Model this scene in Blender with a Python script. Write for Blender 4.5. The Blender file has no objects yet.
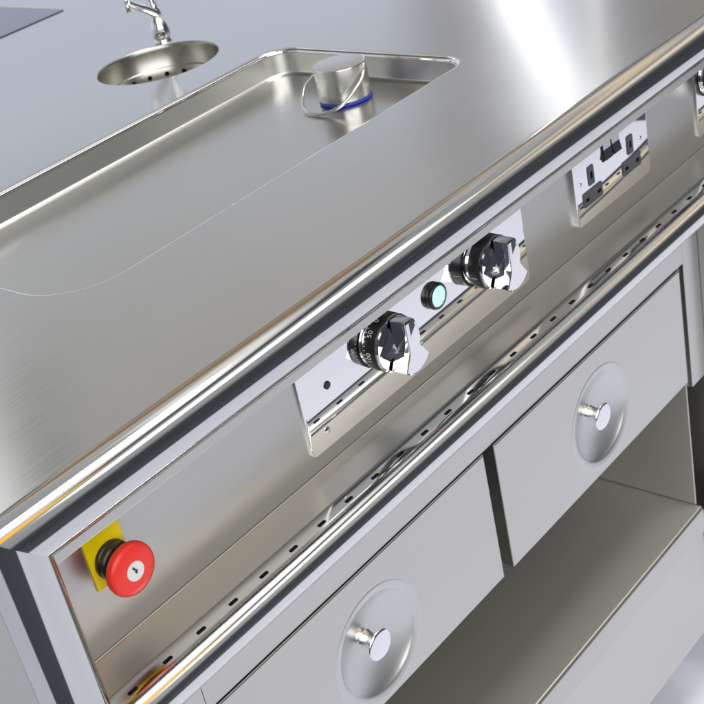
import bpy, bmesh, math, random
from mathutils import Vector, Matrix, noise
random.seed(4)
PI = math.pi
sc = bpy.context.scene
col = sc.collection
R_ = math.radians

# ------------------------------------------------------------------ materials
def newmat(name):
    m = bpy.data.materials.new(name); m.use_nodes = True
    nt = m.node_tree
    return m, nt, nt.nodes['Principled BSDF']

def brushed(name, color=(.60, .60, .59), rough=.30, aniso=.5, axis=0, streak=.05, rvar=.06, wav=.02, bump=.02, smudge=.03):
    """brushed stainless: fine grain running along one axis, faint smudges, a sheet that is not quite flat"""
    m, nt, b = newmat(name)
    N, L = nt.nodes, nt.links
    tc = N.new('ShaderNodeTexCoord')
    def grain(sa, sb, det):
        mp = N.new('ShaderNodeMapping')
        s = [sb, sb, sb]; s[axis] = sa
        mp.inputs['Scale'].default_value = s
        L.new(tc.outputs['Object'], mp.inputs['Vector'])
        nz = N.new('ShaderNodeTexNoise'); nz.inputs['Scale'].default_value = 1
        nz.inputs['Detail'].default_value = det
        L.new(mp.outputs['Vector'], nz.inputs['Vector'])
        return nz.outputs['Fac']
    g1 = grain(14, 1500, 3); g2 = grain(5, 420, 4)
    sm = N.new('ShaderNodeTexNoise'); sm.inputs['Scale'].default_value = 5.5; sm.inputs['Detail'].default_value = 5
    L.new(tc.outputs['Object'], sm.inputs['Vector'])
    def mth(op, a, bb):
        n = N.new('ShaderNodeMath'); n.operation = op
        for i, v in enumerate((a, bb)):
            if isinstance(v, (int, float)): n.inputs[i].default_value = v
            else: L.new(v, n.inputs[i])
        return n.outputs[0]
    g = mth('ADD', mth('MULTIPLY', g1, .55), mth('MULTIPLY', g2, .45))
    gc = mth('SUBTRACT', g, .5)
    smc = mth('SUBTRACT', sm.outputs['Fac'], .5)
    val = mth('ADD', mth('ADD', 1.0, mth('MULTIPLY', gc, streak*2)), mth('MULTIPLY', smc, smudge))
    mx = N.new('ShaderNodeVectorMath'); mx.operation = 'SCALE'
    mx.inputs[0].default_value = color; L.new(val, mx.inputs['Scale'])
    L.new(mx.outputs[0], b.inputs['Base Color'])
    b.inputs['Metallic'].default_value = 1
    L.new(mth('ADD', mth('ADD', rough, mth('MULTIPLY', gc, rvar*2)), mth('MULTIPLY', smc, rvar*1.5)), b.inputs['Roughness'])
    b.inputs['Anisotropic'].default_value = aniso
    tv = N.new('ShaderNodeCombineXYZ'); v = [0, 0, 0]; v[axis] = 1
    for i in range(3): tv.inputs[i].default_value = v[i]
    L.new(tv.outputs[0], b.inputs['Tangent'])
    bp = N.new('ShaderNodeBump'); bp.inputs['Strength'].default_value = bump*2; bp.inputs['Distance'].default_value = .0006
    L.new(g, bp.inputs['Height'])
    wv = N.new('ShaderNodeTexNoise'); wv.inputs['Scale'].default_value = 3.2; wv.inputs['Detail'].default_value = 1
    L.new(tc.outputs['Object'], wv.inputs['Vector'])
    bw = N.new('ShaderNodeBump'); bw.inputs['Strength'].default_value = 1; bw.inputs['Distance'].default_value = wav*.1
    L.new(wv.outputs['Fac'], bw.inputs['Height']); L.new(bw.outputs[0], bp.inputs['Normal'])
    L.new(bp.outputs[0], b.inputs['Normal'])
    return m

def polished(name, color=(.80, .80, .80), rough=.05, wav=.006, line=.0, axis=0):
    m, nt, b = newmat(name)
    N, L = nt.nodes, nt.links
    b.inputs['Metallic'].default_value = 1
    b.inputs['Base Color'].default_value = (*color, 1)
    tc = N.new('ShaderNodeTexCoord')
    nz = N.new('ShaderNodeTexNoise'); nz.inputs['Scale'].default_value = 9; nz.inputs['Detail'].default_value = 2
    L.new(tc.outputs['Object'], nz.inputs['Vector'])
    bw = N.new('ShaderNodeBump'); bw.inputs['Strength'].default_value = 1 if wav else 0; bw.inputs['Distance'].default_value = wav*.1
    L.new(nz.outputs['Fac'], bw.inputs['Height'])
    mp = N.new('ShaderNodeMapping'); s = [140 if not wav else 700]*3; s[axis] = 4; mp.inputs['Scale'].default_value = s
    L.new(tc.outputs['Object'], mp.inputs['Vector'])
    n2 = N.new('ShaderNodeTexNoise'); n2.inputs['Scale'].default_value = 1; n2.inputs['Detail'].default_value = 2
    L.new(mp.outputs[0], n2.inputs['Vector'])
    rr = N.new('ShaderNodeMapRange'); rr.inputs['To Min'].default_value = rough*.6; rr.inputs['To Max'].default_value = rough*1.5
    L.new(n2.outputs['Fac'], rr.inputs['Value']); L.new(rr.outputs[0], b.inputs['Roughness'])
    if line:
        b2 = N.new('ShaderNodeBump'); b2.inputs['Strength'].default_value = line; b2.inputs['Distance'].default_value = .0004
        L.new(n2.outputs['Fac'], b2.inputs['Height']); L.new(bw.outputs[0], b2.inputs['Normal']); L.new(b2.outputs[0], b.inputs['Normal'])
    elif wav: L.new(bw.outputs[0], b.inputs['Normal'])
    return m

def plastic(name, color, rough=.35, spec=.5, emit=0, var=.04):
    m, nt, b = newmat(name)
    N, L = nt.nodes, nt.links
    tc = N.new('ShaderNodeTexCoord'); nz = N.new('ShaderNodeTexNoise')
    nz.inputs['Scale'].default_value = 180; nz.inputs['Detail'].default_value = 4
    L.new(tc.outputs['Object'], nz.inputs['Vector'])
    rr = N.new('ShaderNodeMapRange'); rr.inputs['To Min'].default_value = 1-var; rr.inputs['To Max'].default_value = 1+var
    L.new(nz.outputs['Fac'], rr.inputs['Value'])
    mx = N.new('ShaderNodeVectorMath'); mx.operation = 'SCALE'; mx.inputs[0].default_value = color
    L.new(rr.outputs[0], mx.inputs['Scale']); L.new(mx.outputs[0], b.inputs['Base Color'])
    b.inputs['Roughness'].default_value = rough
    b.inputs['Specular IOR Level'].default_value = spec
    if emit:
        b.inputs['Emission Color'].default_value = (*color, 1); b.inputs['Emission Strength'].default_value = emit
    return m

M = {}
M['top'] = brushed('brushed_worktop_steel', (.60, .60, .60), .165, .45, 0, .07, .050, .014, .009, .09)
M['fascia'] = brushed('brushed_fascia_steel', (.57, .565, .545), .35, .25, 0, .05, .05, .008, .006, .05)
M['front'] = brushed('satin_front_steel', (.585, .58, .545), .30, .25, 0, .07, .04, .008, .008, .10)
M['inner'] = brushed('satin_inner_steel', (.60, .585, .55), .42, .2, 0, .05, .04, .006, .02, .08)
M['inner'].node_tree.nodes['Principled BSDF'].inputs['Metallic'].default_value = .80
M['basin'] = brushed('brushed_basin_steel', (.58, .58, .565), .22, .4, 0, .05, .05, .012, .016, .06)
M['basinwall'] = brushed('brushed_basin_wall_steel', (.55, .55, .53), .33, .3, 0, .05, .05, .008, .016, .06)
M['wallv'] = brushed('brushed_cylinder_steel', (.62, .61, .585), .24, .3, 2, .05, .05, .004, .02, .04)
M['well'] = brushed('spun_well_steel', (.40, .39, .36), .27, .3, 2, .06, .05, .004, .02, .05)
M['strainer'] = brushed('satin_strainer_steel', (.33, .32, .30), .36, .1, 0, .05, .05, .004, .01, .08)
M['chrome_darkrefl'] = polished('dark_reflection_chrome', (.50, .50, .53), .05, .001, 0, 0)  # chrome with its dark reflections put into the colour: knob caps, rockers
M['dish'] = brushed('spun_dish_steel', (.62, .625, .61), .36, .0, 0, .0, .03, .002, .0, .02)
M['tube'] = polished('polished_rail_steel', (.64, .64, .635), .07, 0, 0, 0)
M['tubev'] = polished('polished_upright_steel', (.60, .60, .60), .075, 0, 0, 2)
M['tubelow'] = polished('polished_lower_rail_steel', (.74, .735, .725), .10, 0, 0, 0)
M['mirror'] = polished('mirror_plate_steel', (.84, .84, .85), .035, .0015, 0, 0)
M['chrome'] = polished('chrome', (.86, .86, .87), .04, .001, 0, 0)
M['black'] = plastic('black_plastic', (.012, .012, .014), .28, .5)
M['grey'] = plastic('dark_grey_plastic', (.055, .055, .062), .35, .5)
M['void'] = plastic('dark_opening', (.004, .004, .004), .8, .1)
M['red'] = plastic('red_plastic', (.90, .042, .030), .34, .45)
M['yellow'] = plastic('yellow_plastic', (.97, .72, .0), .45, .4)
M['white'] = plastic('white_print', (.80, .80, .80), .4, .4)
M['blue'] = plastic('blue_rubber', (.010, .025, .30), .4, .5)
M['lens'] = plastic('pale_cyan_lens', (.55, .93, .90), .2, .5, .38, .01)
M['hob'] = plastic('blue_grey_glass', (.10, .11, .17), .18, .7)

# ------------------------------------------------------------------ helpers
def obj(name, bm, mat, parent=None, smooth=False, ang=35):
    me = bpy.data.meshes.new(name)
    bm.normal_update()
    bm.to_mesh(me); bm.free()
    if isinstance(mat, (list, tuple)):
        for q in mat: me.materials.append(q)
    else: me.materials.append(mat)
    o = bpy.data.objects.new(name, me); col.objects.link(o)
    if parent: o.parent = parent
    if smooth:
        me.shade_smooth()
        if ang < 180:
            me.set_sharp_from_angle(angle=R_(ang))
    return o

def box(bm, x0, x1, y0, y1, z0, z1, bev=0, seg=2):
    r = bmesh.ops.create_cube(bm, size=1)
    vs = r['verts']
    bmesh.ops.scale(bm, vec=(x1-x0, y1-y0, z1-z0), verts=vs)
    bmesh.ops.translate(bm, vec=((x0+x1)/2, (y0+y1)/2, (z0+z1)/2), verts=vs)
    if bev:
        es = list({e for v in vs for e in v.link_edges})
        bmesh.ops.bevel(bm, geom=es, offset=bev, segments=seg, affect='EDGES', profile=.5)

def loft(bm, rings, closed=True, cap0=False, cap1=False):
    V = [[bm.verts.new(p) for p in r] for r in rings]
    n = len(rings[0])
    for a, b in zip(V[:-1], V[1:]):
        for i in range(n if closed else n-1):
            j = (i+1) % n
            bm.faces.new((a[i], a[j], b[j], b[i]))
    if cap0: bm.faces.new(V[0][::-1])
    if cap1: bm.faces.new(V[-1])
    return V

def fixn(bm): bmesh.ops.recalc_face_normals(bm, faces=bm.faces)

def lathe(bm, c, axis, prof, n=64, cap0=False, cap1=False):
    """prof = [(r, h)...]; axis 'z' (h up) or 'y' (h towards the viewer, -y)"""
    rings = []
    for r, h in prof:
        ring = []
        for k in range(n):
            t = 2*PI*k/n
            if axis == 'z': ring.append((c[0]+r*math.cos(t), c[1]+r*math.sin(t), c[2]+h))
            else: ring.append((c[0]+r*math.cos(t), c[1]-h, c[2]+r*math.sin(t)))
        rings.append(ring)
    loft(bm, rings, True, cap0, cap1); fixn(bm)

def tube(bm, pts, rad, n=12, caps=True):
    P = [Vector(p) for p in pts]
    rad = rad if isinstance(rad, (list, tuple)) else [rad]*len(P)
    rings = []; up = None
    for i, p in enumerate(P):
        d = (P[min(i+1, len(P)-1)]-P[max(i-1, 0)]).normalized()
        if up is None:
            up = d.orthogonal().normalized()
        up = (up-d*up.dot(d)).normalized(); s = d.cross(up)
        rings.append([tuple(p+(up*math.cos(2*PI*k/n)+s*math.sin(2*PI*k/n))*rad[i]) for k in range(n)])
    loft(bm, rings, True, caps, caps); fixn(bm)

def spline(pts, n=8):
    P = [Vector(p) for p in pts]; P = [2*P[0]-P[1]]+P+[2*P[-1]-P[-2]]
    out = []
    for i in range(1, len(P)-2):
        for k in range(n):
            t = k/n; a, b, c, d = P[i-1:i+3]
            out.append(.5*((2*b)+(c-a)*t+(2*a-5*b+4*c-d)*t*t+(3*b-a-3*c+d)*t**3))
    out.append(P[-2]); return out

def rrect(x0, x1, y0, y1, rad, n=14, inset=0, z=0):
    """rounded rectangle ring, rad = radii of (x0y0, x1y0, x1y1, x0y1) corners"""
    pts = []
    cs = [(x0, y0, 1, 1, 180), (x1, y0, -1, 1, 270), (x1, y1, -1, -1, 0), (x0, y1, 1, -1, 90)]
    for (cx, cy, sx, sy, a0), r in zip(cs, rad):
        for k in range(n+1):
            a = R_(a0+90*k/n)
            q = r-inset
            pts.append((cx+sx*r+q*math.cos(a), cy+sy*r+q*math.sin(a), z))
    return pts

def holed_sheet(bm, outer, holes):
    es = []
    for ring in [outer]+holes:
        vs = [bm.verts.new(p) for p in ring]
        for i in range(len(vs)): es.append(bm.edges.new((vs[i], vs[(i+1) % len(vs)])))
    bmesh.ops.triangle_fill(bm, use_beauty=True, use_dissolve=False, edges=es)
    fixn(bm)

def text_mesh(body, size, fn, name, mat, parent, align='CENTER'):
    cu = bpy.data.curves.new(name+'_curve', 'FONT'); cu.body = body; cu.size = size
    cu.align_x = align; cu.align_y = 'CENTER'; cu.resolution_u = 4
    to = bpy.data.objects.new(name+'_tmp', cu); col.objects.link(to)
    bpy.context.view_layer.update()
    dg = bpy.context.evaluated_depsgraph_get()
    me = bpy.data.meshes.new_from_object(to.evaluated_get(dg))
    bpy.data.objects.remove(to); bpy.data.curves.remove(cu)
    bm = bmesh.new(); bm.from_mesh(me); bpy.data.meshes.remove(me)
    for v in bm.verts: v.co = Vector(fn(v.co.x, v.co.y))
    return bm

# ------------------------------------------------------------------ the range: root
XL, XR = -.0727, 2.45           # outer left side, far right
YB = 1.65
ZT = .091
rng = bpy.data.objects.new('cooking_range', None); col.objects.link(rng)
rng.location = (0, 0, -.81)
rng['label'] = 'large brushed stainless steel cooking range with recessed basin, polished rails, control panels and drawers'
rng['category'] = 'kitchen range'
bpy.context.view_layer.update()
_obj = obj
def part(name, bm, mat, parent=rng, smooth=False, ang=35, label=None):
    # vertices are written in scene metres; the root sits on the floor, so drop them by its height
    o = _obj(name, bm, mat, parent, smooth, ang)
    if parent is rng: o.location = (0, 0, .81)
    if label: o['label'] = label
    return o

# worktop with its two openings
BX = (.1505, .6935, .1315, .4065)
BR = (.062, .032, .036, .062)
HC = (.623, .536); HR = .074
bm = bmesh.new()
hole1 = rrect(*BX, BR, 16, 0, ZT)
hole2 = [(HC[0]+HR*math.cos(2*PI*k/96), HC[1]+HR*math.sin(2*PI*k/96), ZT) for k in range(96)]
holed_sheet(bm, [(XL, -.046, ZT), (XR, -.046, ZT), (XR, YB, ZT), (XL, YB, ZT)], [hole1, hole2])
for f in bm.faces:
    if f.normal.z < 0: f.normal_flip()
top = part('worktop', bm, M['top'])

# recessed basin: rolled polished lip, upright wall, curved foot, floor
BZ = .0620
bm = bmesh.new()
rings = []
for a in range(0, 91, 15):
    q = R_(a); rr = .0042
    rings.append(rrect(*BX, BR, 16, rr*math.sin(q), ZT-rr*(1-math.cos(q))))
loft(bm, rings)
for f in bm.faces: f.normal_flip()
part('basin_lip', bm, M['chrome'], rng, True, 60)
bm = bmesh.new(); rings = []
zs = ZT-.0048
rings.append(rrect(*BX, BR, 16, .0048, zs))
rings.append(rrect(*BX, BR, 16, .0052, BZ+.003))
for a in range(15, 91, 15):
    q = R_(a); rings.append(rrect(*BX, BR, 16, .0052+.0045*(1-math.cos(q)), BZ+.003*(1-math.sin(q))))
loft(bm, rings)
bsn = part('basin', bm, M['basinwall'], rng, True, 60)
bm = bmesh.new()
fl = rrect(*BX, BR, 16, .0097, BZ)
vs = [bm.verts.new(p) for p in fl]; bm.faces.new(vs)
for f in bm.faces:
    if f.normal.z < 0: f.normal_flip()
part('basin_floor', bm, M['basin'], rng)

# round drain well: upper wall, small step, pierced lower wall, floor
bm = bmesh.new()
RW = .0702
prof = [(HR, 0), (HR-.0008, -.0004), (HR-.0015, -.0015), (HR-.0018, -.006), (HR-.002, .0640-ZT), (HR-.0026, .0632-ZT), (RW+.0004, .0630-ZT), (RW, .0624-ZT), (RW-.0006, .0490-ZT), (RW-.0030, .0472-ZT), (RW-.006, .0468-ZT)]
lathe(bm, (HC[0], HC[1], ZT), 'z', prof, 96)
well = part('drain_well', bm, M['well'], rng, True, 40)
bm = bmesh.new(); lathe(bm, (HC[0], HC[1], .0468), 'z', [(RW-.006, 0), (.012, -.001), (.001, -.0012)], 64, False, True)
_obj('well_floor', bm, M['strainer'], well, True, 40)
for k in range(20):
    a = R_(27.3+18*k); cx, cy = HC[0]+(RW-.0007)*math.cos(a), HC[1]+(RW-.0007)*math.sin(a)
    bm = bmesh.new(); ring = []
    for q in range(20):
        t = 2*PI*q/20; u, v = .0030*math.cos(t), .0030*math.sin(t)
        ring.append(bm.verts.new((cx-u*math.sin(a), cy+u*math.cos(a), .0553+v)))
    f = bm.faces.new(ring); f.normal_update()
    if f.normal.dot(Vector((math.cos(a), math.sin(a), 0))) > 0: f.normal_flip()
    _obj('drain_hole', bm, M['void'], well)

# front nosing and left upright: one round profile, mitred at the corner
RT = .0215; YC = -.046; ZC = ZT-RT; XC = XL+RT
def prof_pts(n=72, a0=0, a1=180, r=RT):
    return [(r*math.cos(R_(a0+(a1-a0)*k/n)), r*math.sin(R_(a0+(a1-a0)*k/n))) for k in range(n+1)]   # (outward u, forward v)
bm = bmesh.new()
xs = [None]+[ .05*i for i in range(0, 50)]
rings = []
for x in xs:
    rings.append([((XC-u if x is None else x), YC-v, ZC+u) for u, v in prof_pts()])
loft(bm, rings, False)
fixn(bm)
part('front_rail', bm, M['tube'], rng, True, 60)
bm = bmesh.new()
rings = []
for z in [None]+[0-.05*i for i in range(0, 14)]+[-.684]:
    rings.append([(XC-u, YC-v, (ZC+u if z is None else z)) for u, v in prof_pts()])
loft(bm, rings, False); fixn(bm)
part('corner_upright', bm, M['tubev'], rng, True, 60)

# lip under the nosing, fascia behind it
bm = bmesh.new(); box(bm, -.040, XR, -.030, -.0005, .0227, .0306, .0003)
part('fascia_lip', bm, M['front'])
bm = bmesh.new(); box(bm, -.040, XR, -.0302, -.026, .0307, .0365)
part('seam_shade_strip', bm, M['black'])  # black strip added to draw the dark seam line under the nosing
bm = bmesh.new(); box(bm, -.052, XR, 0, .0015, -.0895, .0235)
part('fascia', bm, M['fascia'])
# ledge: rounded foot, flat, polished gutter strip, round rail, back to the frame
LZ = -.0885
bm = bmesh.new()
pf = [(-.0002, LZ+.0014), (-.0005, LZ+.0006), (-.0010, LZ+.0002), (-.0020, LZ), (-.036, LZ-.0003)]
loft(bm, [[(x, y, z) for y, z in pf] for x in (-.05, XR)], False); fixn(bm)
for f in bm.faces:
    if f.normal.z < 0: f.normal_flip()
part('ledge', bm, M['fascia'], rng, True, 60)
RL = .0160; YL = -.0515; ZL = LZ+.0016-RL
bm = bmesh.new()
pf = [(-.0361, LZ-.0008), (-.0363, LZ-.0002), (-.0372, LZ+.0004), (-.0390, LZ+.0009), (-.0412, LZ+.0013), (-.0432, LZ+.0015), (-.0455, LZ+.00160), (-.0490, LZ+.0016)]
pf += [(YL-RL*math.sin(R_(a)), ZL+RL*math.cos(R_(a))) for a in range(0, 176, 5)]
pf += [(-.034, ZL-RL*.99), (-.0295, ZL-RL*.99)]
loft(bm, [[(x, y, z) for y, z in pf] for x in [-.05]+[.05*i for i in range(0, 49)]+[XR]], False); fixn(bm)
rail = part('lower_rail', bm, M['tubelow'], rng, True, 60)
bm = bmesh.new()
ring = [(p[0], p[1], 0) for p in rrect(-.0042, .0042, -.0016, .0016, (.0012,)*4, 4, 0, 0)]
bm.faces.new([bm.verts.new(p) for p in ring])
bmesh.ops.recalc_face_normals(bm, faces=bm.faces)
slot = None
for k in range(-1, 38):
    if slot is None: o = slot = _obj('vent_slot', bm, M['void'], rail)
    else:
        o = slot.copy(); col.objects.link(o); o.parent = rail
    o.location = (.0899+.0332*(k-2), -.0482, LZ+.0019)

# carcass --------------------------------------------------------------
OX0, OX1 = .0525, .7955; OT, OB = -.1695, -.3175
FY = -.030
bm = bmesh.new(); box(bm, OX0+.0004, OX1-.0004, FY, -.012, OT-.0012, -.1195, .0004); part('frame_rail', bm, M['front'])
bm = bmesh.new(); box(bm, -.050, OX0, FY, -.010, -.684, -.1195, .0006); part('frame_stile', bm, M['front'])
bm = bmesh.new()
box(bm, OX1, .8290, FY, -.010, -.3300, -.1195, .0006)
part('frame_stile', bm, M['front'])
bm = bmesh.new(); box(bm, .7975, .8290, .150, .160, -.684, -.1195, .0006); part('frame_post', bm, M['inner'])
# the neighbouring door
bm = bmesh.new(); box(bm, .8305, 1.2600, -.0405, -.020, -.664, -.1290, .0012); part('cupboard_door', bm, M['front'])
bm = bmesh.new(); box(bm, .8292, 2.30, FY+.001, .18, -.684, -.1195); part('frame_panel', bm, M['front'])
# left side panel, back
bm = bmesh.new(); box(bm, XL, XL+.0015, YC+.0004, YB, -.684, ZT-.0004); part('side_panel', bm, M['front'])
bm = bmesh.new(); box(bm, XL+.002, XR, YB-.003, YB-.0005, -.684, ZT-.0004); part('rear_panel', bm, M['front'])
# open compartment: shelf, two side walls, back, roof of the drawer bay
SZ = -.4995
bm = bmesh.new()
pf = [(.470, SZ), (-.0262, SZ), (-.0285, SZ+.0002), (-.0300, SZ-.0006), (-.0310, SZ-.0020), (-.0315, SZ-.0040), (-.0335, -.5290), (-.0300, -.5325), (-.0292, -.5330), (-.0292, -.6838), (-.012, -.6840), (.46, -.6840)]
loft(bm, [[(x, y, z) for y, z in pf] for x in (OX0, .7935)], False); fixn(bm)
for f in bm.faces:
    pass
part('shelf', bm, M['inner'], rng, True, 30)
# front skin of the plinth as its own brighter satin sheet
bm = bmesh.new()
pf = [(-.0300, SZ+.0001), (-.0316, SZ-.0016), (-.0322, SZ-.0040), (-.0342, -.5288), (-.0345, -.5312), (-.0330, -.5330), (-.0306, -.5345), (-.0300, -.5370), (-.0300, -.6845), (-.028, -.6846)]
loft(bm, [[(x, y, z) for y, z in pf] for x in (OX0+.0003, .7930)], False); fixn(bm)
part('plinth_panel', bm, M['front'], rng, True, 30)
bm = bmesh.new(); box(bm, .7925, .7950, -.0225, .470, SZ+.0015, -.120); part('inner_side', bm, M['inner'])
bm = bmesh.new(); box(bm, .0500, .0520, -.0098, .470, SZ+.0015, -.120); part('inner_side', bm, M['inner'])
bm = bmesh.new(); box(bm, .0521, .7924, .4705, .4725, SZ+.0005, -.120); part('inner_back', bm, M['inner'])
for (x, y) in ((.02, .06), (1.0, .06), (2.1, .06), (.02, 1.5), (1.0, 1.5), (2.1, 1.5)):
    bm = bmesh.new(); lathe(bm, (x, y, -.8099), 'z', [(.030, 0), (.030, .012), (.022, .016), (.022, .128)], 32, True, True)
    part('foot', bm, M['chrome'], rng, True, 40)

# drawers ---------------------------------------------------------------
DY = -.0318
def drawer(x0, x1, cx, cz, dy=0.0, label=None):
    z0, z1 = -.3148, -.1719
    y = DY+dy
    e = bpy.data.objects.new('drawer', None); col.objects.link(e); e.parent = rng; e.location = (0, 0, .81)
    if label: e['label'] = label
    r0 = .0574
    bm = bmesh.new()
    circ = [(cx+r0*math.cos(2*PI*k/96), y, cz+r0*math.sin(2*PI*k/96)) for k in range(96)]
    b = .0012
    holed_sheet(bm, [(x0+b, y, z0+b), (x1-b, y, z0+b), (x1-b, y, z1-b), (x0+b, y, z1-b)], [circ])
    for f in bm.faces:
        if f.normal.y > 0: f.normal_flip()
    # folded edges
    rect = lambda i, yy: [(x0+i, yy, z0+i), (x1-i, yy, z0+i), (x1-i, yy, z1-i), (x0+i, yy, z1-i)]
    V = loft(bm, [rect(b, y), rect(b*.3, y+b*.3), rect(0, y+b), rect(0, y+.0145), rect(.002, y+.0150)], True, False, True)
    bmesh.ops.remove_doubles(bm, verts=bm.verts, dist=1e-6)
    front = _obj('drawer_front', bm, M['front'], e, True, 20)
    # pressed dish
    bm = bmesh.new()
    prof = [(r0, 0), (.0566, .0003), (.0556, .0004), (.0540, .0002), (.0505, -.0006), (.0490, -.0011), (.0478, -.0020), (.0455, -.0036)]
    for t in (.2, .35, .5, .65, .8, .92, 1):
        prof.append((.0455*(1-t)+.009*t, -.0036-.0095*math.sin(t*PI/2)))
    prof.append((.004, -.0131))
    lathe(bm, (cx, y, cz), 'y', prof, 96)
    for f in bm.faces:
        if f.normal.y > .0001: f.normal_flip()
    _obj('handle_dish', bm, M['dish'], e, True, 70)
    bm = bmesh.new()
    prof = [(.0100, -.0130), (.0086, -.0122), (.0078, -.0100), (.0076, -.0065), (.0082, -.0030), (.0100, -.0005), (.0126, .0016), (.0140, .0032), (.0145, .0042), (.0141, .0050), (.0120, .0056), (.0060, .0061), (.0010, .0062)]
    lathe(bm, (cx-.003, y+.001, cz+.003), 'y', prof, 48, True, True)
    _obj('pull_knob', bm, M['chrome'], e, True, 50)
    bm = bmesh.new(); box(bm, x0+.012, x1-.012, y+.0155, .42, z0+.012, z1-.018)
    _obj('drawer_box', bm, M['inner'], e)
    return e
drawer(.0565, .4105, .2334, -.2538, 0, 'left drawer with a round dished pull, below the emergency stop side')
drawer(.4265, .7820, .6043, -.2508, -.0006, 'right drawer with a round dished pull, beside the upright post')

# control panel -----------------------------------------------------------
def plate(name, x0, x1, z0, z1, rad, th, parent=rng, mat=None):
    bm = bmesh.new()
    rs = []
    for ins, y in ((0, 0-.0001), (0, -th+.0004), (.0001, -th+.0001), (.0005, -th)):
        rs.append([(p[0], y, p[1]) for p in rrect(x0, x1, z0, z1, rad, 8, ins, 0)])
    loft(bm, rs, True, True, True); fixn(bm)
    return part(name, bm, mat or M['mirror'], parent, True, 30)

TH = .0022
def screw(cx, cz, y, parent, r=.0028):
    bm = bmesh.new(); lathe(bm, (cx, y, cz), 'y', [(r, 0), (r, .0003), (r*.8, .0007), (.0003, .0010)], 20, False, True)
    s_ = _obj('screw', bm, M['chrome'], parent, True, 50)
    bm = bmesh.new(); a = random.random()*3
    pts = [(-r*.75, -.0003), (r*.75, -.0003), (r*.75, .0003), (-r*.75, .0003)]
    bm.faces.new([bm.verts.new((cx+px*math.cos(a)-pz*math.sin(a), y-.0011, cz+px*math.sin(a)+pz*math.cos(a))) for px, pz in pts])
    _obj('screw_slot', bm, M['black'], s_) if parent is rng else None
    if parent is not rng: bm.free() if False else None
    return s_

def control_knob(cx, cz, marks, label):
    e = bpy.data.objects.new('control_knob', None); col.objects.link(e); e.parent = rng; e.location = (0, 0, .81); e['label'] = label
    y0 = -TH
    bm = bmesh.new()
    lathe(bm, (cx, y0, cz), 'y', [(.0215, -.0004), (.0215, .0020), (.0228, .0030), (.0228, .0034)], 64, False, True)
    _obj('collar', bm, M['chrome'], e, True, 40)
    bm = bmesh.new(); rd = .0252
    lathe(bm, (cx, y0, cz), 'y', [(.0225, .0034), (rd-.0006, .0036), (rd, .0042), (rd-.0003, .0150), (rd-.0010, .0158)], 96, True, True)
    _obj('dial', bm, M['black'], e, True, 40)
    bm = bmesh.new()
    lathe(bm, (cx, y0, cz), 'y', [(rd-.0008, .0158), (rd-.0002, .0164), (rd-.0006, .0178), (rd-.0020, .0186), (.001, .0188)], 96, False, True)
    lathe(bm, (cx, y0, cz), 'y', [(rd-.0022, .0185), (.0080, .0228), (.001, .0229)], 4, False, True)
    _obj('knob_cap', bm, M['chrome_darkrefl'], e, True, 25)
    # grip: pinched bar that flares into a round foot
    rt = [(.0072, .0238), (.0098, .0180), (.0112, .0120), (.0108, .0050), (.0086, -.0012), (.0182, -.0152)]
    ft = [(.0182*1+0, -.0152)]
    arc = [(.0236*math.cos(R_(a)), .0236*math.sin(R_(a))) for a in range(-42, -121, -8)]
    lf = [(-.0132, -.0182), (-.0050, -.0035), (-.0045, .0238)]
    out = rt+arc+lf+[(-.002, .0243), (.0035, .0246)]
    bm = bmesh.new(); rs = []
    for s_, h in ((1.0, .0205), (1.0, .0352), (.985, .0362), (.95, .0366)):
        rs.append([(cx+.0008*(0)+p[0]*s_, y0-h, cz+p[1]*s_) for p in out])
    loft(bm, rs, True, False, True); fixn(bm)
    _obj('grip', bm, M['chrome'], e, True, 25)
    # print on the skirt
    bm = bmesh.new()
    def wrap(theta, h0):
        # text x runs along the skirt (clockwise as seen from the front at the left side: upwards), text y towards the panel
        def fn(x, y):
            t = theta - x/rd
            return (cx+(rd+.00022)*math.cos(t), y0-h0+y, cz+(rd+.00022)*math.sin(t))
        return fn
    for body, th, size in marks['text']:
        b2 = text_mesh(body, size, wrap(R_(th), .0095), 'mark', None, None)
        me = bpy.data.meshes.new('t'); b2.to_mesh(me); b2.free(); bm.from_mesh(me); bpy.data.meshes.remove(me)
    for th in marks['ticks']:
        t = R_(th); dt = .00028/rd; q = rd+.0002
        h0, h1 = marks.get('span', (.0040+.0004, .0062))
        if th in marks.get('long', ()): h0, h1 = .0045, .0125
        bm.faces.new([bm.verts.new((cx+q*math.cos(t+a), y0-h, cz+q*math.sin(t+a))) for a, h in ((-dt, h0), (dt, h0), (dt, h1), (-dt, h1))])
    _obj('scale_print', bm, M['white'], e)
    return e

cp = plate('control_panel', .2380, .5585, -.0722, .0215, (.0045, .0065, .003, .003), TH)
cp['label'] = 'mirror polished control panel with two knobs and a round lamp'
control_knob(.3395, -.0165, {'text': [('50', 137, .0066), ('0', 108, .0066), ('100', 184, .0066), ('150', 232, .0066), ('200', 278, .0066), ('250', 322, .0066)],
              'ticks': [101+8.6*k for k in range(32)]}, 'left control knob with a numbered black dial')
control_knob(.4885, -.0165, {'text': [], 'ticks': [192], 'long': [192]}, 'right control knob with one white mark on its black dial')
e = bpy.data.objects.new('indicator_lamp', None); col.objects.link(e); e.parent = rng; e.location = (0, 0, .81)
bm = bmesh.new(); lathe(bm, (.4170, -TH, -.0155), 'y', [(.0112, 0), (.0122, .0008), (.0124, .0030), (.0118, .0052), (.0106, .0062), (.0099, .0062), (.0096, .0050)], 64)
_obj('bezel', bm, M['black'], e, True, 40)
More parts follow.
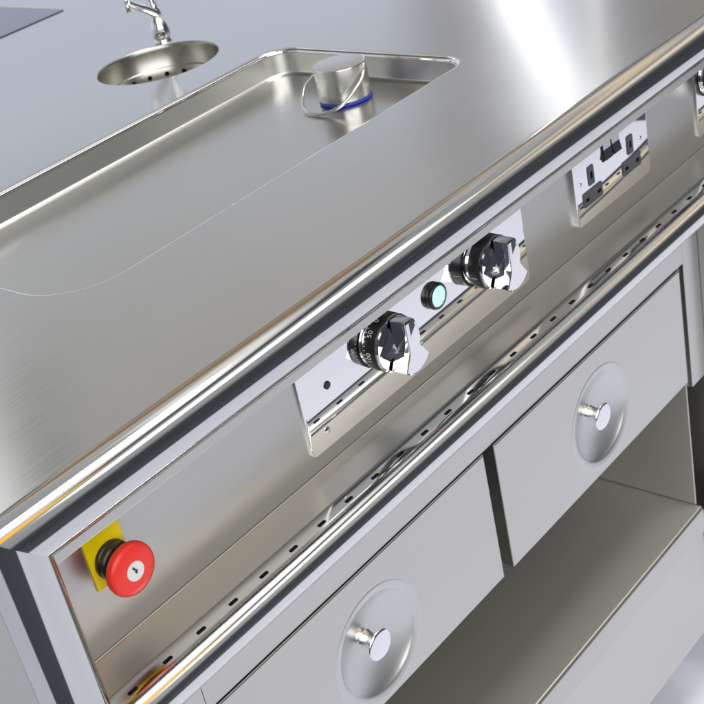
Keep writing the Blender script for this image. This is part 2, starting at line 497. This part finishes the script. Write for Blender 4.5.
bm = bmesh.new(); lathe(bm, (.4170, -TH, -.0155), 'y', [(.0097, .0045), (.0094, .0058), (.0060, .0070), (.0005, .0074)], 48, False, True)
_obj('lens', bm, M['lens'], e, True, 60)
bm = bmesh.new(); lathe(bm, (.2705, -TH-.0001, -.0203), 'y', [(.0036, 0), (.0036, .0006), (.0030, .0008), (.0005, .0004)], 24, False, True)
part('button_hole', bm, M['black'], rng, True, 40)
def small_screw(x, z, y=-TH):
    bm = bmesh.new(); lathe(bm, (x, y, z), 'y', [(.0030, 0), (.0029, .0004), (.0018, .0009), (.0003, .0011)], 20, False, True)
    part('screw', bm, M['chrome'], rng, True, 50)
small_screw(.2595, -.0570); small_screw(.5480, -.0570)

# power socket plate ---------------------------------------------------------
sp = plate('power_socket', .6455, .7905, -.0620, .0240, (.006, .006, .003, .003), .0042)
sp['label'] = 'double power socket plate in mirror steel with black inserts'
def rr_part(name, x0, x1, z0, z1, r, y0, y1, mat, parent=sp, bev=.0003):
    bm = bmesh.new()
    rs = [[(p[0], y, p[1]) for p in rrect(x0, x1, z0, z1, (r,)*4, 5, i, 0)] for i, y in ((0, y0), (0, y1+bev), (bev, y1))]
    loft(bm, rs, True, False, True); fixn(bm)
    return _obj(name, bm, mat, parent, True, 30)
PY_ = -.0042
for cx in (.6765, .7535):
    rr_part('earth_inlet', cx-.0055, cx+.0055, -.0268, -.0065, .0018, PY_+.0002, PY_-.0010, M['grey'])
    rr_part('earth_slot', cx-.0022, cx+.0022, -.0205, -.0125, .0004, PY_-.0009, PY_-.00115, M['void'])
    rr_part('pin_inlet', cx-.0180, cx+.0180, -.0455, -.0300, .0022, PY_+.0002, PY_-.0010, M['grey'])
    for s_ in (-.0111, .0111):
        rr_part('pin_slot', cx+s_-.0032, cx+s_+.0032, -.0405, -.0362, .0004, PY_-.0009, PY_-.00115, M['void'])
for k, cx in enumerate((.7085, .7252)):
    pass
rr_part('switch_surround', .6995, .7340, -.0140, .0110, .0018, PY_+.0002, PY_-.0008, M['black'])
for cx in (.7085, .7252):
    bm = bmesh.new()
    w = .0070
    pf = [(-.0125, PY_-.0006), (-.0118, PY_-.0040), (-.0015, PY_-.0018), (.0090, PY_-.0012), (.0095, PY_-.0006)]
    loft(bm, [[(x, y, z) for z, y in pf] for x in (cx-w, cx+w)], False, True, True)
    V = [v for v in bm.verts]
    bmesh.ops.holes_fill(bm, edges=bm.edges); fixn(bm)
    _obj('rocker_switch', bm, M['chrome_darkrefl'], sp)
for (x, z) in ((.6568, -.0192), (.7792-.0045, -.0188)):
    bm = bmesh.new(); lathe(bm, (x, PY_, z), 'y', [(.0026, 0), (.0025, .0003), (.0015, .0007), (.0003, .0008)], 20, False, True)
    _obj('screw', bm, M['chrome'], sp, True, 50)

# second control panel at the right edge
cp2 = plate('control_panel', .9015, 1.2215, -.0722, .0215, (.0045, .0065, .003, .003), TH)
cp2['label'] = 'second mirror control panel, cut by the right edge of the photo'
control_knob(.9360, -.0100, {'text': [], 'ticks': [192], 'long': [192]}, 'control knob on the second panel, cut by the right edge of the photo')

# emergency stop -----------------------------------------------------------
e = bpy.data.objects.new('emergency_stop', None); col.objects.link(e); e.parent = rng; e.location = (0, 0, .81)
e['label'] = 'red mushroom emergency stop button on a yellow plate'
bm = bmesh.new()
rs = [[(p[0], y, p[1]) for p in rrect(.0178, .0505, -.0400, .0150, (.0008,)*4, 3, i, 0)] for i, y in ((0, -.0001), (0, -.0016), (.0003, -.0019))]
loft(bm, rs, True, True, True); fixn(bm); _obj('backing_plate', bm, M['yellow'], e, True, 30)
EX, EZ = .0352, -.0225
bm = bmesh.new(); lathe(bm, (EX, -.0019, EZ), 'y', [(.0140, 0), (.0145, .0006), (.0145, .0035), (.0138, .0042), (.0138, .0050), (.0145, .0056), (.0145, .0088), (.0136, .0098), (.0110, .0110)], 64, False, True)
_obj('collar', bm, M['black'], e, True, 35)
EZ2 = -.0255
bm = bmesh.new(); c = (.0360, -.0019, EZ2)
lathe(bm, c, 'y', [(.0090, .0096), (.0120, .0108), (.0155, .0130), (.0185, .0150), (.0196, .0163), (.0200, .0184), (.0198, .0202), (.0190, .0219), (.0165, .0231), (.0120, .0239), (.0077, .0242), (.0074, .0236), (.0010, .0235)], 96, False, True)
_obj('mushroom_head', bm, M['red'], e, True, 50)
bm = bmesh.new(); lathe(bm, c, 'y', [(.0075, .0236), (.0074, .0244), (.0070, .0248), (.0005, .0249)], 48, False, True)
lk = _obj('lock_disc', bm, M['white'], e, True, 40)
bm = bmesh.new()
# key-slot emblem: two small wedges
yk = -.0019-.0251
for tri in ([(-.0022, .0030), (-.0006, .0036), (.0006, .0010), (-.0008, .0004)], [(-.0006, .0002), (.0022, -.0002), (.0008, -.0030), (-.0004, -.0022)], [(-.0002, .0012), (.0014, .0006), (.0006, -.0004)]):
    bm.faces.new([bm.verts.new((c[0]+px-.0006, yk, c[2]+pz+.0012)) for px, pz in tri])
for f in bm.faces:
    f.normal_update()
    if f.normal.y > 0: f.normal_flip()
_obj('lock_emblem', bm, M['black'], e)

# tap behind the well --------------------------------------------------------
TX, TY = .6885, .5965
tp = bpy.data.objects.new('water_tap', None); col.objects.link(tp); tp.parent = rng; tp.location = (0, 0, .81)
bm = bmesh.new(); lathe(bm, (TX, TY, ZT), 'z', [(.0112, 0), (.0114, .0012), (.0104, .0024), (.0102, .004), (.0112, .0075), (.0118, .012), (.0112, .018), (.0092, .024), (.0068, .028), (.0054, .0300), (.0060, .0315), (.0066, .0330), (.0066, .0360), (.0056, .0385), (.0052, .0410)], 48, True, True)
_obj('tap_body', bm, M['chrome'], tp, True, 50)
bm = bmesh.new()
p0 = Vector((TX, TY, ZT+.034)); p3 = Vector((TX-.046, TY-.010, ZT+.0635))
tube(bm, spline([p0, p0+(p3-p0)*.3+Vector((0, 0, .001)), p0+(p3-p0)*.65, p3], 6), [.0062-.0026*k/18 for k in range(19)], 20)
_obj('spout', bm, M['chrome'], tp, True, 60)
bm = bmesh.new(); q = p3+Vector((-.001, 0, 0))
tube(bm, [q+Vector((0, 0, .010)), q+Vector((0, 0, .0095)), q+Vector((0, 0, -.0115)), q+Vector((0, 0, -.012))], [.0022, .0027, .0027, .0023], 20)
_obj('nozzle', bm, M['chrome'], tp, True, 50)
bm = bmesh.new()
lathe(bm, (TX, TY, ZT), 'z', [(.0046, .038), (.0040, .042), (.0036, .048), (.0050, .052), (.0056, .056), (.0046, .060), (.0034, .063), (.0034, .070)], 32, True, True)
lathe(bm, (TX, TY, ZT), 'z', [(.0034, .068), (.010, .070), (.012, .074), (.010, .079), (.004, .081)], 32, True, True)
_obj('tap_handle', bm, M['chrome'], tp, True, 50)

# blue-grey glass hob panel let into the far end of the worktop
bm = bmesh.new(); box(bm, .05, .7785, .904, 1.45, ZT+.0003, ZT+.0016, .0004)
part('glass_hob', bm, M['hob'])

# ------------------------------------------------------------------ drain plug standing in the basin
pc = (.632, .2575)
pot = bpy.data.objects.new('drain_plug', None); col.objects.link(pot); pot.location = (pc[0], pc[1], BZ)
pot['label'] = 'small steel cylinder plug with wire loop handle and blue rubber base, standing in the basin'
pot['category'] = 'drain plug'
bm = bmesh.new(); lathe(bm, (0, 0, 0), 'z', [(.0272, .0038), (.0280, .0042), (.0280, .0385), (.0277, .0394), (.0268, .0398), (.0262, .0399)], 96, True, True)
_obj('plug_body', bm, M['wallv'], pot, True, 40)
bm = bmesh.new(); lathe(bm, (0, 0, 0), 'z', [(.0262, .0399), (.0250, .03985), (.001, .03985)], 96, False, True)
_obj('plug_lid', bm, M['dish'], pot, True, 40)
bm = bmesh.new(); lathe(bm, (0, 0, 0), 'z', [(.0272, .0001), (.0282, .0006), (.0284, .0018), (.0281, .0032), (.0270, .0040)], 96, True, True)
_obj('rubber_base', bm, M['blue'], pot, True, 50)
hp = [(619.7+2.5, 285.9-2, 93.5), (614, 293, 84), (607, 294, 74.5), (594, 285, 67.5), (583.5, 268, 64.6), (583.5, 248, 64.6), (592, 230, 71), (606, 223.5, 79.5), (622, 222.5, 87.5), (634, 226.5, 93.5)]
bm = bmesh.new()
pts = [Vector((x/1000-pc[0], y/1000-pc[1], z/1000-BZ)) for x, y, z in hp]
tube(bm, spline(pts, 8), .00165, 14)
_obj('wire_handle', bm, M['wallv'], pot, True, 60)

# ------------------------------------------------------------------ setting: floor
m, nt, b = newmat('pale_floor_sheet')
N, L = nt.nodes, nt.links
tc = N.new('ShaderNodeTexCoord'); nz = N.new('ShaderNodeTexNoise'); nz.inputs['Scale'].default_value = 2.2; nz.inputs['Detail'].default_value = 6
L.new(tc.outputs['Object'], nz.inputs['Vector'])
cr = N.new('ShaderNodeValToRGB'); cr.color_ramp.elements[0].position = .3; cr.color_ramp.elements[1].position = .7
cr.color_ramp.elements[0].color = (.61, .635, .745, 1); cr.color_ramp.elements[1].color = (.65, .67, .775, 1)
L.new(nz.outputs['Fac'], cr.inputs['Fac']); L.new(cr.outputs['Color'], b.inputs['Base Color'])
b.inputs['Roughness'].default_value = .5
floor_material = m
bm = bmesh.new()
L_ = [(-.42, -1.75), (3.0, -1.75), (3.0, 3.0), (-2.4, 3.0), (-2.4, -.22), (-.42, -.22)]  # outline cut to shape the light and dark bands in the rails
bm.faces.new([bm.verts.new((x, y, -.81)) for x, y in L_])
fixn(bm)
for f in bm.faces:
    if f.normal.z < 0: f.normal_flip()
o = _obj('floor', bm, floor_material); o['kind'] = 'structure'
bm = bmesh.new()
bm.faces.new([bm.verts.new((x, y, -.816)) for x, y in ((-9, -9), (9, -9), (9, 9), (-9, 9))])
o = _obj('ground', bm, plastic('dark_reflection_sheet', (.055, .065, .085), .9, .2, 0, .25)); o['kind'] = 'structure'  # unseen dark sheet added so the upright has something dark to reflect

# ------------------------------------------------------------------ world: the showroom all round, as light only
w = bpy.data.worlds.new('World'); sc.world = w; w.use_nodes = True
nt = w.node_tree; N, L = nt.nodes, nt.links
N.clear()
outw = N.new('ShaderNodeOutputWorld'); bg = N.new('ShaderNodeBackground'); L.new(bg.outputs[0], outw.inputs[0])
tc = N.new('ShaderNodeTexCoord'); sep = N.new('ShaderNodeSeparateXYZ')
nrm = N.new('ShaderNodeVectorMath'); nrm.operation = 'NORMALIZE'
L.new(tc.outputs['Generated'], nrm.inputs[0]); L.new(nrm.outputs[0], sep.inputs[0])
def mth(op, a, b=None, clamp=False):
    n = N.new('ShaderNodeMath'); n.operation = op; n.use_clamp = clamp
    for i, v in enumerate((a, b)):
        if v is None: continue
        if isinstance(v, (int, float)): n.inputs[i].default_value = v
        else: L.new(v, n.inputs[i])
    return n.outputs[0]
az = mth('MULTIPLY', mth('ARCTAN2', sep.outputs['Y'], sep.outputs['X']), 180/PI)
el = mth('MULTIPLY', mth('ARCSINE', sep.outputs['Z']), 180/PI)
def sstep(x, a, b):
    n = N.new('ShaderNodeMapRange'); n.interpolation_type = 'SMOOTHSTEP'
    L.new(x, n.inputs['Value']); n.inputs['From Min'].default_value = a; n.inputs['From Max'].default_value = b
    return n.outputs[0]
def window(x, a, b, s):
    return mth('MULTIPLY', sstep(x, a-s, a+s), mth('SUBTRACT', 1.0, sstep(x, b-s, b+s)))
cur = None
def base(color):
    n = N.new('ShaderNodeRGB'); n.outputs[0].default_value = (*color, 1); return n.outputs[0]
def mixin(color, mask):
    global cur
    n = N.new('ShaderNodeMix'); n.data_type = 'RGBA'; n.clamp_factor = True
    L.new(mask, n.inputs['Factor']); L.new(cur, n.inputs['A'])
    if isinstance(color, tuple): n.inputs['B'].default_value = (*color, 1)
    else: L.new(color, n.inputs['B'])
    cur = n.outputs['Result']
def patch(a0, a1, e0, e1, color, sa=2, se=2):
    mixin(color, mth('MULTIPLY', window(az, a0, a1, sa), window(el, e0, e1, se)))
def noise_(sx, sy, sz, det=3):
    mp = N.new('ShaderNodeMapping'); mp.inputs['Scale'].default_value = (sx, sy, sz)
    L.new(nrm.outputs[0], mp.inputs['Vector'])
    n = N.new('ShaderNodeTexNoise'); n.inputs['Scale'].default_value = 1; n.inputs['Detail'].default_value = det
    L.new(mp.outputs[0], n.inputs['Vector']); return n.outputs['Fac']
cur = base((.42, .43, .44))                                   # ceiling
mixin((.05, .05, .055), mth('SUBTRACT', 1.0, sstep(el, -6, 3)))   # below horizon: dark surroundings
# back wall of the room
patch(-5, 140, -3, 21, (.66, .71, .82), 8, 5)
patch(-5, 140, 21, 60, (.54, .535, .52), 8, 4)
patch(60.3, 63.2, 27, 60, (.14, .14, .12), 1.0, 1.5)
patch(63.8, 80, 26, 48, (1.5, 1.5, 1.5), 1.0, 2)
patch(20, 58, 31, 50, (.36, .25, .15), 3, 1.5)
patch(20, 58, 36, 39, (.50, .46, .42), 3, .8)
patch(85, 179, 28, 75, (.12, .12, .115), 4, 4)                  # dark patch added so the basin lip reflects dark
patch(5, 27, 8, 30, (.19, .19, .19), 3, 2)
patch(8, 28, 22, 25, (.42, .45, .50), 3, .8)
patch(27, 32.2, 5, 32, (.32, .32, .33), 1.5, 3)
patch(-5, 29, 16, 19, (.40, .33, .20), 2, 1.5)
patch(36.2, 40, 8, 34, (.40, .40, .41), 1.5, 3)
# front: dim room, horizon clutter
patch(-100, -8, -40, 20, (.055, .060, .068), 5, 6)
cl = noise_(30, 30, 60, 4)
mixin((.16, .15, .15), mth('MULTIPLY', mth('MULTIPLY', window(az, -100, -8, 4), window(el, -18, 20, 3)), sstep(cl, .56, .68)))
patch(-40, 16, 34, 37, (.95, .76, .50), 4, 1.2)
patch(-33, -8, 24, 30, (1.0, .86, .66), 3, 1.5)
patch(-178, -104, -60, 40, (.16, .165, .18), 6, 6)
patch(-60, 0, 47.5, 51.5, (.07, .07, .075), 5, 1.0)
patch(-50, 24, 53, 61, (1.0, .98, .94), 6, 1.5)
patch(-88, -50, 46.5, 60, (1.45, .80, .09), 2, 1.2)               # orange patch added for the reflection at the front rail's left end
patch(-152, -88, 6, 55, (3.2, 3.2, 3.1), 4, 4)                 # bright patch added as front fill for the red and yellow
bn = noise_(3, 3, 70, 4)
hs_ = N.new('ShaderNodeVectorMath'); hs_.operation = 'SCALE'
L.new(cur, hs_.inputs[0])
mr = N.new('ShaderNodeMapRange'); L.new(bn, mr.inputs['Value']); mr.inputs['From Min'].default_value = .3; mr.inputs['From Max'].default_value = .7
mr.inputs['To Min'].default_value = .80; mr.inputs['To Max'].default_value = 1.28
L.new(mr.outputs[0], hs_.inputs['Scale']); cur = hs_.outputs[0]
# strength
L.new(cur, bg.inputs['Color']); bg.inputs['Strength'].default_value = 1.0

# ------------------------------------------------------------------ lamps
def lamp(name, azim, elev, dist, sx, sy, power, color=(1, 1, 1), tgt=(.3, 0, 0), tilt=0):
    d = Vector((math.cos(R_(elev))*math.cos(R_(azim)), math.cos(R_(elev))*math.sin(R_(azim)), math.sin(R_(elev))))
    ld = bpy.data.lights.new(name, 'AREA'); ld.shape = 'RECTANGLE'; ld.size = sx; ld.size_y = sy; ld.energy = power; ld.color = color
    o = bpy.data.objects.new(name, ld); col.objects.link(o)
    o.location = Vector(tgt)+d*dist
    o.rotation_euler = (-d).to_track_quat('-Z', 'Y').to_euler()
    if tilt: o.rotation_euler.rotate_axis('Z', R_(tilt))
    return o
# radiance of an area lamp = power / (pi * area)
def rad(L_, sx, sy): return L_*PI*sx*sy
lamp('window_light', 34.6, 17, 4.2, .085, 2.3, rad(3.9, .085, 2.3), (1, 1, .99), (.7, .1, .09), 20)
lamp('window_light', 31.6, 15, 4.2, .015, 1.4, rad(2.4, .015, 1.4), (1, .95, .88), (.8, .1, .09))
lamp('softbox_light', -46, 41, 3.2, 1.7, .52, rad(1.7, 1.7, .52), (1, .985, .95), (.3, 0, 0))
lamp('overhead_fill', -90, 90, 1, 1.8, 1.0, rad(18, 1.8, 1.0), (1, .99, .97), (1.3, -.75, 2.4))  # added overhead fill that brightens the floor, kept clear of the rail reflections

# ------------------------------------------------------------------ camera
Rm = [[0.62534, -0.75638, -0.19195], [-0.48729, -0.18637, -0.85312], [0.60951, 0.62703, -0.48512]]
right = Vector((Rm[0][0], Rm[0][1], Rm[0][2])); up = -Vector(Rm[1]); back = -Vector(Rm[2])
cam = bpy.data.cameras.new('camera'); co = bpy.data.objects.new('camera', cam); col.objects.link(co)
mw = Matrix.Identity(4)
for i in range(3):
    mw[i][0] = right[i]; mw[i][1] = up[i]; mw[i][2] = back[i]
mw[0][3], mw[1][3], mw[2][3] = -.35215, -.67917, .51427
co.matrix_world = mw
cam.sensor_width = 36; cam.lens = 1329.63/704*36
cam.dof.use_dof = True; cam.dof.focus_distance = 1.02; cam.dof.aperture_fstop = 22
cam.clip_start = .01; cam.clip_end = 100
sc.camera = co
sc.view_settings.view_transform = 'Standard'; sc.view_settings.look = 'None'
sc.view_settings.exposure = 0; sc.view_settings.gamma = 1
